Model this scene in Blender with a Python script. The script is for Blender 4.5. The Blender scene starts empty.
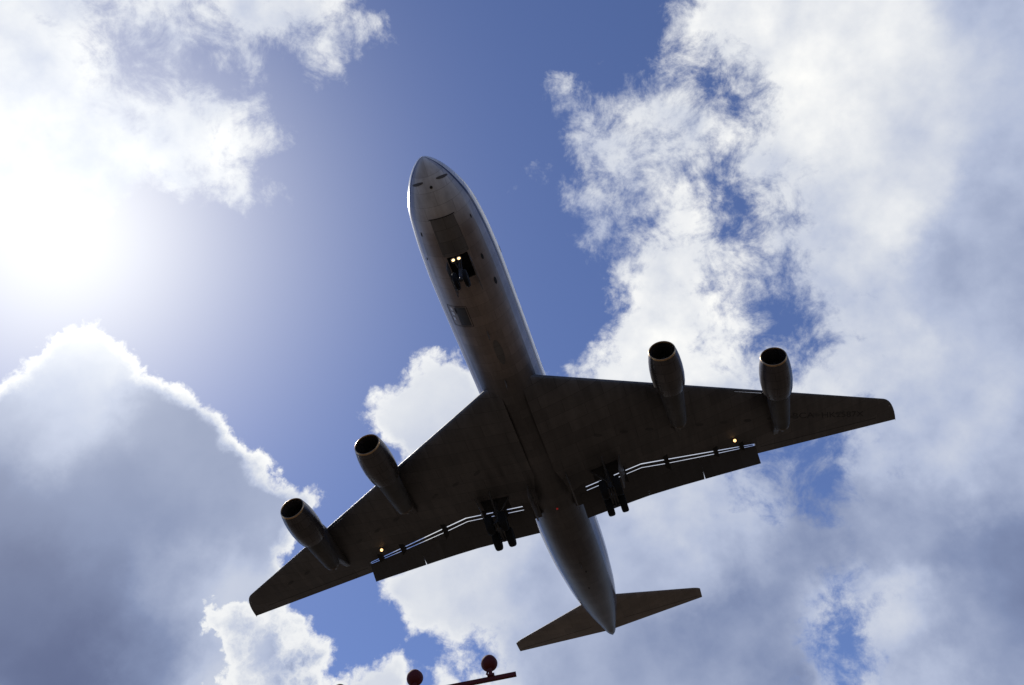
import bpy, bmesh, math, random
import numpy as np
from mathutils import Vector, Matrix

R = math.radians
scene = bpy.context.scene
COL = scene.collection

# ------------------------------------------------------------------ camera
EYE = Vector((0.0, 0.0, 1.7))                       # a person standing on the ground, looking up
cam_data = bpy.data.cameras.new('camera')
cam = bpy.data.objects.new('camera', cam_data)
COL.objects.link(cam)
cam_data.sensor_width = 36.0
cam_data.lens = 31.80
cam_data.clip_start = 0.1
cam_data.clip_end = 60000.0
rot = Matrix(((-0.9498, -0.30618, -0.06427),
              (-0.26954, 0.69658, 0.66492),
              (-0.15882, 0.64887, -0.74414)))
cam.matrix_world = Matrix.Translation(EYE) @ rot.to_4x4()
scene.camera = cam

# ------------------------------------------------------------------ light
SUN_AZ, SUN_EL = R(131.2), R(53.3)
SUN = Vector((math.cos(SUN_EL) * math.sin(SUN_AZ), math.cos(SUN_EL) * math.cos(SUN_AZ), math.sin(SUN_EL)))
sun_data = bpy.data.lights.new('sun', 'SUN')
sun_data.energy = 3.2
sun_data.angle = R(0.53)
sun_data.color = (1.0, 0.95, 0.87)
sun = bpy.data.objects.new('sun', sun_data)
COL.objects.link(sun)
sun.rotation_euler = SUN.to_track_quat('Z', 'Y').to_euler()
sun.location = SUN * 200

scene.view_settings.view_transform = 'Standard'
scene.view_settings.look = 'None'
scene.view_settings.exposure = 0.0
scene.view_settings.gamma = 1.0
scene.view_settings.use_curve_mapping = False

# ------------------------------------------------------------------ sky with broken cumulus
SKY_STRENGTH = 0.1
CLOUD_OUTLINES = {
    'sunward': [(100.0, 62.4), (162.2, 76.2), (164.2, 72.0), (163.1, 69.9), (164.8, 68.8), (167.2, 68.3), (162.7, 68.2), (159.8, 67.8), (158.9, 66.6), (155.7, 65.6), (153.5, 66.7), (150.8, 67.3), (147.4, 66.8), (148.2, 65.8), (146.3, 65.2), (144.4, 65.6), (142.5, 65.2), (143.5, 64.2), (144.7, 63.0), (147.3, 62.6), (149.6, 63.8), (150.6, 62.3), (153.2, 61.6), (151.1, 60.8), (150.8, 59.3), (150.5, 58.4), (148.9, 58.0), (147.4, 57.4), (144.7, 57.6), (140.9, 57.1), (138.3, 57.2), (134.4, 55.0), (127.2, 52.1), (117.7, 48.4)],
    'backlit': [(124.4, 38.4), (128.7, 41.7), (131.3, 44.7), (131.7, 45.4), (132.6, 46.6), (133.5, 48.0), (135.1, 49.0), (136.4, 49.6), (137.7, 49.5), (139.3, 48.6), (140.8, 48.0), (141.9, 47.1), (143.6, 46.8), (145.2, 46.8), (146.2, 46.1), (148.4, 45.5), (149.1, 44.6), (149.8, 43.5), (151.7, 42.9), (152.7, 42.6), (153.2, 41.7), (154.8, 41.2), (156.8, 40.8), (157.1, 39.9), (156.2, 38.6), (155.0, 37.2), (154.2, 35.5), (154.8, 34.2), (155.9, 32.8), (157.5, 31.8), (157.7, 30.6), (157.1, 29.7), (158.0, 30.0), (159.4, 30.5), (160.5, 30.7), (161.8, 30.6), (162.4, 30.1), (162.7, 29.3), (162.3, 24.7), (160.9, 20.3), (132.3, 21.4)],
    'middle': [(159.6, 45.2), (160.2, 46.1), (161.2, 46.8), (162.5, 47.3), (163.7, 48.1), (166.6, 48.9), (169.1, 48.9), (170.8, 47.8), (172.2, 44.7), (172.6, 40.2), (164.2, 39.4), (162.2, 41.7), (161.6, 43.2), (160.1, 43.9)],
    'lower': [(165.8, 39.2), (161.5, 36.0), (160.1, 34.7), (160.3, 33.6), (161.4, 32.6), (161.8, 31.5), (163.2, 31.1), (163.8, 30.4), (164.4, 29.9), (163.5, 29.3), (163.2, 28.3), (162.3, 20.1), (201.1, 10.9), (237.8, 44.8), (217.7, 66.4), (210.6, 63.6), (207.2, 62.1), (204.2, 61.5), (202.4, 60.7), (201.8, 59.8), (200.1, 59.8), (198.4, 60.2), (194.3, 60.2), (190.6, 59.9), (187.7, 59.6), (185.7, 59.0), (186.2, 57.9), (188.1, 56.6), (185.9, 56.3), (184.4, 55.2), (184.0, 54.0), (185.2, 52.5), (186.2, 51.5), (184.8, 50.2), (185.0, 48.8), (182.9, 48.0), (181.8, 46.6), (179.7, 45.9), (177.4, 45.6), (175.6, 45.1), (172.9, 38.2)],
    'wisp': [(189.2, 62.9), (190.5, 62.9), (191.0, 62.2), (190.2, 61.3), (188.6, 61.2), (188.1, 61.8)],
    'island': [(182.5, 58.1), (183.2, 58.1), (183.8, 57.7), (183.6, 57.2), (182.5, 57.3)],
}
CLOUD_GAPS = [
    [(202.1, 58.9), (203.4, 58.1), (204.6, 57.0), (205.1, 55.7), (204.2, 55.1), (203.2, 55.5), (202.7, 56.8), (201.8, 57.9)],
    [(190.5, 54.5), (191.7, 54.3), (191.3, 53.3), (189.9, 52.6), (189.3, 53.2)],
    [(199.1, 52.3), (200.0, 52.2), (199.7, 51.4), (198.8, 50.7), (198.3, 51.2)],
    [(200.4, 50.5), (200.8, 50.1), (200.4, 49.1), (199.6, 48.8), (199.7, 49.7)],
    [(197.7, 47.3), (198.7, 46.9), (199.0, 45.8), (198.1, 45.2), (197.4, 45.7)],
    [(195.9, 45.8), (197.1, 45.7), (196.5, 44.1), (196.0, 42.6), (194.9, 42.8), (194.8, 43.9)],
    [(197.0, 43.4), (198.6, 43.3), (199.5, 42.8), (198.3, 41.9), (196.8, 42.2)],
    [(164.2, 30.2), (165.0, 30.6), (166.0, 30.3), (166.5, 29.8), (167.1, 29.0), (166.4, 29.1), (165.5, 29.9), (164.8, 29.9)],
    [(190.5, 36.5), (193.1, 36.2), (195.3, 35.7), (194.9, 34.8), (193.5, 34.8), (191.5, 35.6)],
    [(192.9, 34.6), (194.4, 33.6), (193.7, 32.8), (192.5, 33.3)],
    [(191.2, 26.6), (191.4, 25.9), (191.1, 25.3), (191.2, 24.7), (190.2, 24.0), (189.2, 22.4), (188.5, 22.6), (189.9, 24.4), (190.6, 25.6)],
    [(129.0, 63.8), (133.4, 65.4), (138.1, 66.4), (141.7, 66.0), (142.4, 65.4), (139.5, 64.0), (134.8, 63.5), (130.8, 63.1)],
]
CLOUD_PUFFS = [
    [(147.1, 35.0), (148.0, 35.3), (149.5, 34.7), (151.4, 35.1), (154.2, 35.5), (154.8, 34.2), (155.9, 32.8), (157.5, 31.8), (157.7, 30.6), (157.1, 29.7), (158.0, 28.3), (157.9, 25.1), (150.0, 25.6), (149.1, 29.2), (148.8, 30.2), (149.3, 30.8), (148.8, 31.6), (147.7, 32.7)],
]
# azimuth, elevation, brightness of the cloud there
CLOUD_LIGHT = [(126.9, 60.2, 0.698), (131.6, 56.5, 0.641), (139.2, 66.8, 0.812), (156.4, 68.2, 0.773), (148.0, 60.9, 0.763), (136.6, 60.6, 0.705), (138.3, 65.0, 0.568), (191.8, 57.0, 0.714), (187.5, 54.8, 0.671), (190.0, 50.7, 0.756), (196.5, 51.9, 0.833), (208.2, 58.6, 0.858), (213.3, 54.1, 0.883), (205.3, 51.7, 0.848), (217.9, 50.9, 0.783), (212.8, 47.2, 0.679), (220.8, 48.5, 0.619), (225.1, 48.0, 0.472), (220.0, 44.2, 0.531), (205.8, 45.4, 0.711), (203.0, 42.5, 0.541), (209.1, 39.8, 0.435), (214.4, 40.0, 0.453), (208.6, 35.1, 0.477), (192.1, 46.5, 0.899), (186.5, 46.9, 0.873), (197.7, 41.5, 0.711), (203.4, 38.0, 0.613), (203.5, 32.6, 0.574), (199.9, 33.7, 0.53), (204.5, 29.4, 0.435), (197.8, 30.7, 0.356), (193.1, 30.1, 0.319), (190.2, 30.0, 0.332), (186.0, 36.4, 0.544), (183.8, 35.1, 0.679), (184.1, 32.5, 0.447), (188.1, 34.4, 0.458), (201.0, 25.6, 0.295), (196.6, 24.0, 0.347), (192.9, 23.1, 0.444), (192.1, 24.8, 0.739), (192.2, 23.4, 0.667), (192.2, 25.9, 0.639), (193.8, 23.9, 0.513), (188.0, 25.9, 0.32), (183.0, 26.8, 0.311), (179.8, 33.0, 0.44), (178.2, 26.8, 0.365), (173.4, 32.0, 0.479), (167.8, 32.9, 0.638), (164.2, 33.4, 0.79), (172.4, 28.1, 0.445), (166.3, 28.8, 0.745), (163.8, 35.8, 0.745), (136.6, 48.3, 0.757), (136.8, 45.7, 0.598), (137.6, 43.5, 0.424), (133.6, 42.8, 0.389), (135.2, 38.5, 0.277), (140.3, 39.2, 0.298), (145.3, 42.6, 0.344), (146.1, 38.6, 0.298), (151.0, 39.9, 0.396), (153.1, 37.0, 0.431), (149.0, 39.1, 0.354), (143.2, 43.4, 0.359), (136.4, 44.0, 0.568), (140.9, 39.8, 0.301), (141.7, 33.8, 0.246), (137.6, 33.5, 0.207), (147.8, 36.3, 0.289), (147.2, 31.4, 0.259), (140.2, 30.6, 0.174), (147.7, 34.7, 0.641), (148.9, 33.3, 0.847), (150.9, 33.6, 0.79), (153.6, 34.1, 0.847), (149.7, 31.1, 0.864), (150.0, 32.0, 0.514), (152.7, 31.9, 0.301), (155.0, 31.2, 0.319), (151.7, 31.1, 0.301), (154.0, 32.7, 0.356), (146.8, 33.0, 0.252), (147.8, 31.1, 0.235), (150.9, 29.7, 0.825), (146.5, 34.9, 0.301), (150.7, 35.5, 0.431), (160.3, 29.5, 0.674), (165.4, 46.8, 0.785), (163.3, 45.1, 0.732), (166.7, 44.1, 0.592), (165.5, 42.4, 0.633)]
# azimuth, elevation, how ragged the cloud edge is there
CLOUD_WISP = [(126.9, 60.2, 1), (139.2, 66.8, 0.9), (158.0, 67.7, 0.9), (148.0, 60.9, 0.8), (191.8, 57.0, 0.9), (190.0, 50.7, 0.8), (200.5, 50.3, 0.8), (196.6, 44.8, 0.8), (213.3, 54.1, 0.45), (215.6, 49.3, 0.45), (206.9, 45.5, 0.6), (210.5, 41.1, 0.45), (183.0, 57.7, 0.4), (189.4, 62.0, 0.6), (135.3, 64.6, 1), (192.3, 60.2, 1), (185.0, 55.4, 1), (136.5, 48.6, 0.1), (146.3, 45.6, 0.08), (154.8, 41.1, 0.12), (133.5, 46.2, 0.1), (142.0, 46.4, 0.08), (150.7, 42.9, 0.1), (139.5, 42.0, 0.1), (154.9, 34.0, 0.15), (156.3, 31.2, 0.1), (161.0, 30.2, 0.05), (165.4, 46.8, 0.2), (161.6, 45.8, 0.25), (162.0, 33.6, 0.4), (193.3, 35.2, 0.6), (190.8, 26.1, 0.62), (189.7, 23.6, 0.62), (193.7, 34.4, 0.9), (191.5, 36.2, 0.9), (204.2, 56.7, 1), (199.1, 51.6, 1), (196.2, 44.2, 1), (197.9, 42.8, 1), (190.6, 53.6, 1), (183.8, 31.9, 0.45), (197.2, 24.9, 0.4), (175.8, 30.3, 0.35), (204.7, 30.6, 0.5), (205.4, 61.4, 0.8), (182.7, 47.2, 0.4), (165.1, 29.8, 0.5), (180.4, 38.5, 0.6)]
CH_AZ, CH_EL, CH_HALF, CH_N = R(175), R(48), 0.82, 161   # a chart of the southern half of the sky
CH_F = np.array([math.cos(CH_EL) * math.sin(CH_AZ), math.cos(CH_EL) * math.cos(CH_AZ), math.sin(CH_EL)])
CH_E = np.array([math.cos(CH_AZ), -math.sin(CH_AZ), 0.0])
CH_U = np.cross(CH_E, CH_F)


def chart(az, el):
    az, el = R(az), R(el)
    d = np.array([math.cos(el) * math.sin(az), math.cos(el) * math.cos(az), math.sin(el)])
    f = d @ CH_F
    return d @ CH_E / f, d @ CH_U / f


GRID = np.linspace(-CH_HALF, CH_HALF, CH_N)
GX, GY = np.meshgrid(GRID, GRID, indexing='ij')


def outline_distance(poly):
    P = np.array([chart(*p) for p in poly])
    Q = np.roll(P, -1, 0)
    D = np.full(GX.shape, 9.0)
    inside = np.zeros(GX.shape, bool)
    for (ax, ay), (bx, by) in zip(P, Q):
        dx, dy = bx - ax, by - ay
        t = np.clip(((GX - ax) * dx + (GY - ay) * dy) / (dx * dx + dy * dy + 1e-12), 0, 1)
        D = np.minimum(D, np.hypot(GX - ax - t * dx, GY - ay - t * dy))
        cross = (ay > GY) != (by > GY)
        xi = ax + (GY - ay) * dx / (dy if abs(dy) > 1e-12 else 1e-12)
        inside ^= cross & (GX < xi)
    return np.where(inside, D, -D)


def scattered(samples, width):
    pts = np.array([chart(s[0], s[1]) for s in samples])
    val = np.array([s[2] for s in samples])
    num = np.zeros(GX.shape); den = np.zeros(GX.shape)
    for (px, py), v in zip(pts, val):
        d2 = (GX - px) ** 2 + (GY - py) ** 2
        w = np.exp(-d2 / (2 * width * width)) + 1e-3 / (d2 + 0.02)  ** 2 * 1e-3
        num += w * v; den += w
    return num / den


cloud_edge = np.max([outline_distance(p) for p in CLOUD_OUTLINES.values()], 0)
for gap in CLOUD_GAPS:
    cloud_edge = np.minimum(cloud_edge, -0.7 * outline_distance(gap))
cloud_edge = np.tanh(cloud_edge / 0.06) * 0.06
puff_edge = np.max([outline_distance(p) for p in CLOUD_PUFFS], 0)
puff_edge = np.tanh(puff_edge / 0.05) * 0.05
cloud_light = scattered(CLOUD_LIGHT, 0.032)
cloud_wisp = scattered(CLOUD_WISP, 0.06)

world = bpy.data.worlds.new('World')
scene.world = world
world.use_nodes = True
WT = world.node_tree
WT.nodes.clear()


class Net:
    """small helper that writes node trees"""
    def __init__(self, tree):
        self.t = tree

    def put(self, sock, v):
        if isinstance(v, bpy.types.NodeSocket):
            self.t.links.new(v, sock)
        elif v is not None:
            sock.default_value = v

    def node(self, kind, **kw):
        n = self.t.nodes.new(kind)
        for k, v in kw.items():
            setattr(n, k, v)
        return n

    def math(self, op, a, b=None, c=None, clamp=False):
        n = self.node('ShaderNodeMath', operation=op, use_clamp=clamp)
        for i, v in enumerate((a, b, c)):
            if v is not None:
                self.put(n.inputs[i], v)
        return n.outputs[0]

    def vec(self, op, a, b=None, scale=None):
        n = self.node('ShaderNodeVectorMath', operation=op)
        self.put(n.inputs[0], a)
        if b is not None:
            self.put(n.inputs[1], b)
        if scale is not None:
            self.put(n.inputs['Scale'], scale)
        return n.outputs['Value'] if op in ('DOT_PRODUCT', 'LENGTH', 'DISTANCE') else n.outputs[0]

    def noise(self, vec, scale, detail=4.0, rough=0.55, out=0, dist=0.0, lac=2.0):
        n = self.node('ShaderNodeTexNoise')
        self.put(n.inputs['Vector'], vec)
        n.inputs['Scale'].default_value = scale
        n.inputs['Detail'].default_value = detail
        n.inputs['Roughness'].default_value = rough
        n.inputs['Lacunarity'].default_value = lac
        n.inputs['Distortion'].default_value = dist
        return n.outputs[out]

    def mapr(self, v, a, b, c, d, mode='LINEAR', clamp=True):
        n = self.node('ShaderNodeMapRange', interpolation_type=mode)
        if mode == 'LINEAR':
            n.clamp = clamp
        for s, x in zip(('Value', 'From Min', 'From Max', 'To Min', 'To Max'), (v, a, b, c, d)):
            self.put(n.inputs[s], x)
        return n.outputs[0]

    def mix(self, f, a, b, mode='MIX'):
        n = self.node('ShaderNodeMix', data_type='RGBA', blend_type=mode)
        self.put(n.inputs[0], f); self.put(n.inputs[6], a); self.put(n.inputs[7], b)
        return n.outputs[2]

    def ramp(self, f, stops):
        n = self.node('ShaderNodeValToRGB')
        e = n.color_ramp.elements
        while len(e) < len(stops):
            e.new(0.5)
        for k, (p, c) in enumerate(stops):
            e[k].position = p; e[k].color = (*c, 1)
        self.put(n.inputs[0], f)
        return n.outputs[0]


W = Net(WT)


def field_nodes(F, cx, cy, rank):
    """a smooth field over the chart as a sum of products of two one-dimensional curves"""
    U, s, V = np.linalg.svd(F)
    total = None
    for k in range(rank):
        pair = []
        for arr, co in ((U[:, k] * math.sqrt(s[k]), cx), (V[k] * math.sqrt(s[k]), cy)):
            lo, hi = float(arr.min()), float(arr.max())
            n = W.node('ShaderNodeFloatCurve')
            m = n.mapping
            m.use_clip = False
            c = m.curves[0]
            step = 1
            vals = (arr - lo) / (hi - lo + 1e-12)
            c.points[0].location = (0.0, float(vals[0]))
            c.points[1].location = (1.0, float(vals[-1]))
            for i in range(step, CH_N - 1, step):
                c.points.new(i / (CH_N - 1), float(vals[i]))
            for p in c.points:
                p.handle_type = 'VECTOR'
            m.update()
            W.put(n.inputs['Value'], co)
            pair.append(W.math('MULTIPLY_ADD', n.outputs[0], hi - lo, lo))
        total = W.math('MULTIPLY', *pair) if total is None else W.math('MULTIPLY_ADD', pair[0], pair[1], total)
    return total


geo = W.node('ShaderNodeTexCoord')
dirv = W.vec('NORMALIZE', geo.outputs['Generated'])
# cloud edges wander: bend the direction a little before looking the outline up
big = W.vec('SUBTRACT', W.noise(dirv, 9.0, 3.0, 0.5, out=1), (0.5, 0.5, 0.5))
fine = W.vec('SUBTRACT', W.noise(dirv, 45.0, 6.0, 0.65, out=1), (0.5, 0.5, 0.5))
bent = W.vec('ADD', dirv, W.vec('SCALE', big, scale=0.022))
bent = W.vec('ADD', bent, W.vec('SCALE', fine, scale=0.016))


def chart_nodes(d):
    f = W.math('MAXIMUM', W.vec('DOT_PRODUCT', d, tuple(CH_F)), 0.05)
    out = []
    for ax in (CH_E, CH_U):
        q = W.math('DIVIDE', W.vec('DOT_PRODUCT', d, tuple(ax)), f)
        out.append(W.mapr(q, -CH_HALF, CH_HALF, 0.0, 1.0))
    return out


bx, by = chart_nodes(bent)
mid = W.vec('SUBTRACT', W.noise(dirv, 15.0, 8.0, 0.58, out=1), (0.5, 0.5, 0.5))
sx, sy = chart_nodes(W.vec('ADD', dirv, W.vec('SCALE', mid, scale=0.10)))
edge = field_nodes(cloud_edge, bx, by, 20)
light = field_nodes(cloud_light, sx, sy, 26)
wisp = W.math('MINIMUM', W.math('MAXIMUM', field_nodes(cloud_wisp, sx, sy, 12), 0.0), 1.0)

fbm = W.math('SUBTRACT', W.noise(dirv, 20.0, 12.0, 0.68, dist=0.3), 0.5)
puff = W.node('ShaderNodeTexVoronoi', feature='F1')
W.put(puff.inputs['Vector'], W.vec('ADD', dirv, W.vec('SCALE', fine, scale=0.02)))
puff.inputs['Scale'].default_value = 30.0
puff.inputs['Detail'].default_value = 3.0
puff.inputs['Roughness'].default_value = 0.55
puff.inputs['Lacunarity'].default_value = 2.3
lumps = W.math('SUBTRACT', 0.52, puff.outputs['Distance'])
dens = W.math('ADD', edge, W.math('MULTIPLY', fbm, W.mapr(wisp, 0, 1, 0.014, 0.16)))
dens = W.math('ADD', dens, W.math('MULTIPLY', lumps, W.mapr(wisp, 0, 1, 0.018, 0.02)))
dens = W.math('SUBTRACT', dens, W.math('MULTIPLY', wisp, 0.002))
soft = W.mapr(wisp, 0, 1, 0.003, 0.028)
cover = W.mapr(dens, W.math('MULTIPLY', soft, -1.0), soft, 0.0, 1.0, 'SMOOTHSTEP')

# relief of the cloud masses: density here against density a little towards the sun
relief_a = W.noise(dirv, 8.0, 7.0, 0.52)
relief_b = W.noise(W.vec('ADD', dirv, tuple(SUN * 0.03)), 8.0, 7.0, 0.52)
relief = W.math('SUBTRACT', relief_a, relief_b)
mottle = W.math('SUBTRACT', W.noise(dirv, 14.0, 9.0, 0.56), 0.5)
lum = W.math('MULTIPLY', light, W.math('ADD', 1.0, W.math('ADD', W.math('MULTIPLY', relief, W.mapr(wisp, 0.2, 0.5, 0.35, 1.0)), W.math('MULTIPLY', mottle, W.mapr(wisp, 0.25, 0.7, 0.08, 0.75)))))
# thin borders let the sun through and glow
rim = W.math('MULTIPLY', W.mapr(W.math('ADD', W.math('MULTIPLY', edge, 0.6), W.math('MULTIPLY', dens, 0.4)), 0.005, 0.024, 1.0, 0.0, 'SMOOTHSTEP'), W.mapr(wisp, 0.1, 0.7, 1.0, 0.0))
lum = W.math('ADD', lum, W.math('MULTIPLY', rim, W.math('SUBTRACT', 0.95, lum)))
# nearer puffs standing in front, each with its own bright border
dens2 = W.math('ADD', field_nodes(puff_edge, bx, by, 14), W.math('ADD', W.math('MULTIPLY', fbm, 0.035), W.math('MULTIPLY', lumps, 0.026)))
cover2 = W.mapr(dens2, -0.004, 0.004, 0.0, 1.0, 'SMOOTHSTEP')
rim2 = W.mapr(dens2, 0.004, 0.034, 0.92, 0.0, 'SMOOTHSTEP')
lum2 = W.math('ADD', light, W.math('MULTIPLY', rim2, W.math('SUBTRACT', 0.92, light)))
lum = W.math('ADD', W.math('MULTIPLY', lum, W.math('SUBTRACT', 1.0, cover2)), W.math('MULTIPLY', lum2, cover2))
cover = W.math('MAXIMUM', cover, cover2)
lum = W.math('MAXIMUM', lum, 0.02)
cloud_col = W.ramp(lum, [(0.0, (0.0, 0.0, 0.0)), (0.135, (0.088, 0.112, 0.225)), (0.31, (0.222, 0.276, 0.442)),
                         (0.5, (0.455, 0.515, 0.68)), (0.75, (0.73, 0.76, 0.82)), (1.0, (1.0, 1.0, 0.98))])
cloud_col = W.vec('SCALE', cloud_col, scale=1.0 / SKY_STRENGTH)

sky = W.node('ShaderNodeTexSky', sky_type='NISHITA')
sky.sun_disc = False
sky.sun_elevation = SUN_EL
sky.sun_rotation = SUN_AZ
sky.altitude = 0.0
sky.air_density = 1.0
sky.dust_density = 0.15
sky.ozone_density = 4.0
sky_col = W.vec('MULTIPLY', sky.outputs[0], (0.86, 0.83, 1.03))     # the cool cast of the film
# bright haze round the sun
cosang = W.vec('DOT_PRODUCT', dirv, tuple(SUN))
ang = W.math('ARCCOSINE', W.math('MINIMUM', cosang, 0.99999))
sq = W.math('MULTIPLY', ang, ang)
glow = W.math('ADD', W.math('MULTIPLY', W.math('EXPONENT', W.math('MULTIPLY', sq, -19.0)), 0.41),
              W.math('MULTIPLY', W.math('EXPONENT', W.math('MULTIPLY', sq, -75.0)), 0.26))
glow = W.math('ADD', glow, W.math('MULTIPLY', W.math('EXPONENT', W.math('MULTIPLY', ang, -6.0)), 0.07))
sky_col = W.mix(W.math('MINIMUM', W.math('MULTIPLY', glow, 0.75), 1.0), sky_col, (4.2, 4.3, 4.3, 1.0))
col = W.mix(cover, sky_col, cloud_col)
glow_col = W.vec('SCALE', (1.0, 0.98, 0.87), scale=W.math('DIVIDE', W.math('MULTIPLY', glow, W.mapr(cover, 0, 1, 1.0, 0.68)), SKY_STRENGTH))
col = W.vec('ADD', col, glow_col)
bg = W.node('ShaderNodeBackground')
W.put(bg.inputs['Color'], col)
bg.inputs['Strength'].default_value = SKY_STRENGTH
wo = W.node('ShaderNodeOutputWorld')
WT.links.new(bg.outputs[0], wo.inputs['Surface'])


# ------------------------------------------------------------------ materials
def mat(name, base, rough=0.5, metal=0.0, spec=0.5, build=None, emit=None):
    m = bpy.data.materials.new(name)
    m.use_nodes = True
    N = Net(m.node_tree)
    b = m.node_tree.nodes['Principled BSDF']
    b.inputs['Base Color'].default_value = (*base, 1)
    b.inputs['Roughness'].default_value = rough
    b.inputs['Metallic'].default_value = metal
    b.inputs['Specular IOR Level'].default_value = spec
    if emit:
        b.inputs['Emission Color'].default_value = (*emit[0], 1)
        b.inputs['Emission Strength'].default_value = emit[1]
    if build:
        build(N, b)
    return m


def coords(N):
    return N.node('ShaderNodeTexCoord').outputs['Object']


def weather(N, b, base, streak=0.5, panel=(1.5, 0.7), line=0.55):
    """uneven, streaked and panelled skin; coordinates are metres on the aircraft"""
    co = coords(N)
    sep = N.node('ShaderNodeSeparateXYZ'); N.put(sep.inputs[0], co)
    st = N.node('ShaderNodeCombineXYZ')
    N.put(st.inputs[0], N.math('MULTIPLY', sep.outputs[0], 2.4))
    N.put(st.inputs[1], N.math('MULTIPLY', sep.outputs[1], 0.22))
    N.put(st.inputs[2], N.math('MULTIPLY', sep.outputs[2], 1.6))
    s1 = N.noise(st.outputs[0], 1.0, 6.0, 0.62)
    s2 = N.noise(co, 0.55, 5.0, 0.6)
    s3 = N.noise(co, 5.0, 4.0, 0.6)
    br = N.node('ShaderNodeTexBrick')
    N.put(br.inputs['Vector'], co)
    br.inputs['Scale'].default_value = 1.0
    br.inputs['Brick Width'].default_value = panel[0]
    br.inputs['Row Height'].default_value = panel[1]
    br.inputs['Mortar Size'].default_value = 0.012
    br.inputs['Mortar Smooth'].default_value = 0.3
    br.inputs['Color1'].default_value = (0.86, 0.86, 0.86, 1)
    br.inputs['Color2'].default_value = (1.1, 1.1, 1.1, 1)
    br.inputs['Mortar'].default_value = (line, line, line, 1)
    f = N.math('ADD', N.math('MULTIPLY', N.math('SUBTRACT', s1, 0.5), streak * 2), N.math('MULTIPLY', N.math('SUBTRACT', s2, 0.5), 0.7))
    f = N.math('ADD', 1.0, N.math('ADD', f, N.math('MULTIPLY', N.math('SUBTRACT', s3, 0.5), 0.25)))
    f = N.math('MAXIMUM', f, 0.25)
    c = N.vec('SCALE', base, scale=f)
    c = N.vec('MULTIPLY', c, br.outputs['Color'])
    N.put(b.inputs['Base Color'], c)
    r0 = b.inputs['Roughness'].default_value
    N.put(b.inputs['Roughness'], N.mapr(s1, 0.3, 0.7, max(r0 - 0.1, 0.05), r0 + 0.15))
    return sep, co


def fuselage_build(N, b):
    co = coords(N)
    sep = N.node('ShaderNodeSeparateXYZ'); N.put(sep.inputs[0], co)
    z = N.node('ShaderNodeAttribute', attribute_name='girth').outputs['Fac']
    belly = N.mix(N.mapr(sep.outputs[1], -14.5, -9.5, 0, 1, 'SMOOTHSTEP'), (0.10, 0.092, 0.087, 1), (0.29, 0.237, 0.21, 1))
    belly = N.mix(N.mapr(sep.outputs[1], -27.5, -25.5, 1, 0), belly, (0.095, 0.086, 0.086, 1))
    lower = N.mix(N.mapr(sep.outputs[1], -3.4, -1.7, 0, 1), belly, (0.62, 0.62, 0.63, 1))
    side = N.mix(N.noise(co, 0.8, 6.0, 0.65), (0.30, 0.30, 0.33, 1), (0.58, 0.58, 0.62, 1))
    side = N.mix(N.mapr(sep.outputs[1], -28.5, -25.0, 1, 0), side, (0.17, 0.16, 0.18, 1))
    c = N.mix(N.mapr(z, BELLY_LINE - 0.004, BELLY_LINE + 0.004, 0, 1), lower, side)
    # painted cheat line under the windows and white crown above it
    c = N.mix(N.mapr(z, -0.40, -0.395, 0, 1), c, (0.05, 0.06, 0.11, 1))
    c = N.mix(N.mapr(z, -0.285, -0.28, 0, 1), c, (0.78, 0.78, 0.77, 1))
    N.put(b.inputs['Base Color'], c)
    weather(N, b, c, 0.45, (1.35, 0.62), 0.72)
    N.put(b.inputs['Roughness'], N.mapr(z, BELLY_LINE - 0.01, BELLY_LINE + 0.01, 0.38, 0.2))
    N.put(b.inputs['Metallic'], N.math('MULTIPLY', N.mapr(z, BELLY_LINE - 0.01, BELLY_LINE + 0.01, 0.35, 0.0), N.mapr(sep.outputs[1], -3.4, -1.7, 1, 0)))


BELLY_LINE = -0.62
M = {}
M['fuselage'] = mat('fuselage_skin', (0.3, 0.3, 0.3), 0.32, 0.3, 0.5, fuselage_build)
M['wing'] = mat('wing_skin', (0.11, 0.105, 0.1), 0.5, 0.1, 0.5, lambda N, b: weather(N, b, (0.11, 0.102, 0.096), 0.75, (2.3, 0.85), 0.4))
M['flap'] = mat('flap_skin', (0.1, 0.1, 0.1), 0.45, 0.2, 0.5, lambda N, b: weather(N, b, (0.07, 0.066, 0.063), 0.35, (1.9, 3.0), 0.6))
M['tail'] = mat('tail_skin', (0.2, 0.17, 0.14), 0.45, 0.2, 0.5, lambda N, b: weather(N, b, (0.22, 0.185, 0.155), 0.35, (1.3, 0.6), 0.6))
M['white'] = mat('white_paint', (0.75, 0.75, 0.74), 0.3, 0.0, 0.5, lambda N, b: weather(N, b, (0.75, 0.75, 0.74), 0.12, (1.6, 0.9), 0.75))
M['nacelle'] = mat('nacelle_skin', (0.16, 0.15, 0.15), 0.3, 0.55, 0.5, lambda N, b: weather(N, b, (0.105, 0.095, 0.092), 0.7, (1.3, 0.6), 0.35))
M['lip'] = mat('inlet_lip_metal', (0.62, 0.42, 0.22), 0.28, 1.0, 0.5, lambda N, b: N.put(b.inputs['Roughness'], N.mapr(N.noise(coords(N), 6.0, 4), 0.3, 0.7, 0.2, 0.45)))
M['hot'] = mat('exhaust_metal', (0.12, 0.1, 0.085), 0.5, 0.8, 0.5, lambda N, b: N.put(b.inputs['Base Color'], N.mix(N.noise(coords(N), 3.0, 5), (0.05, 0.045, 0.04, 1), (0.2, 0.16, 0.12, 1))))
M['dark'] = mat('dark_cavity', (0.02, 0.019, 0.018), 0.8)
M['soot'] = mat('dark_panel', (0.06, 0.058, 0.056), 0.6, 0.0, 0.4, lambda N, b: weather(N, b, (0.075, 0.072, 0.069), 0.4, (0.9, 0.5), 0.7))
M['intake'] = mat('shaded_intake', (0.11, 0.105, 0.10), 0.7)
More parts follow.
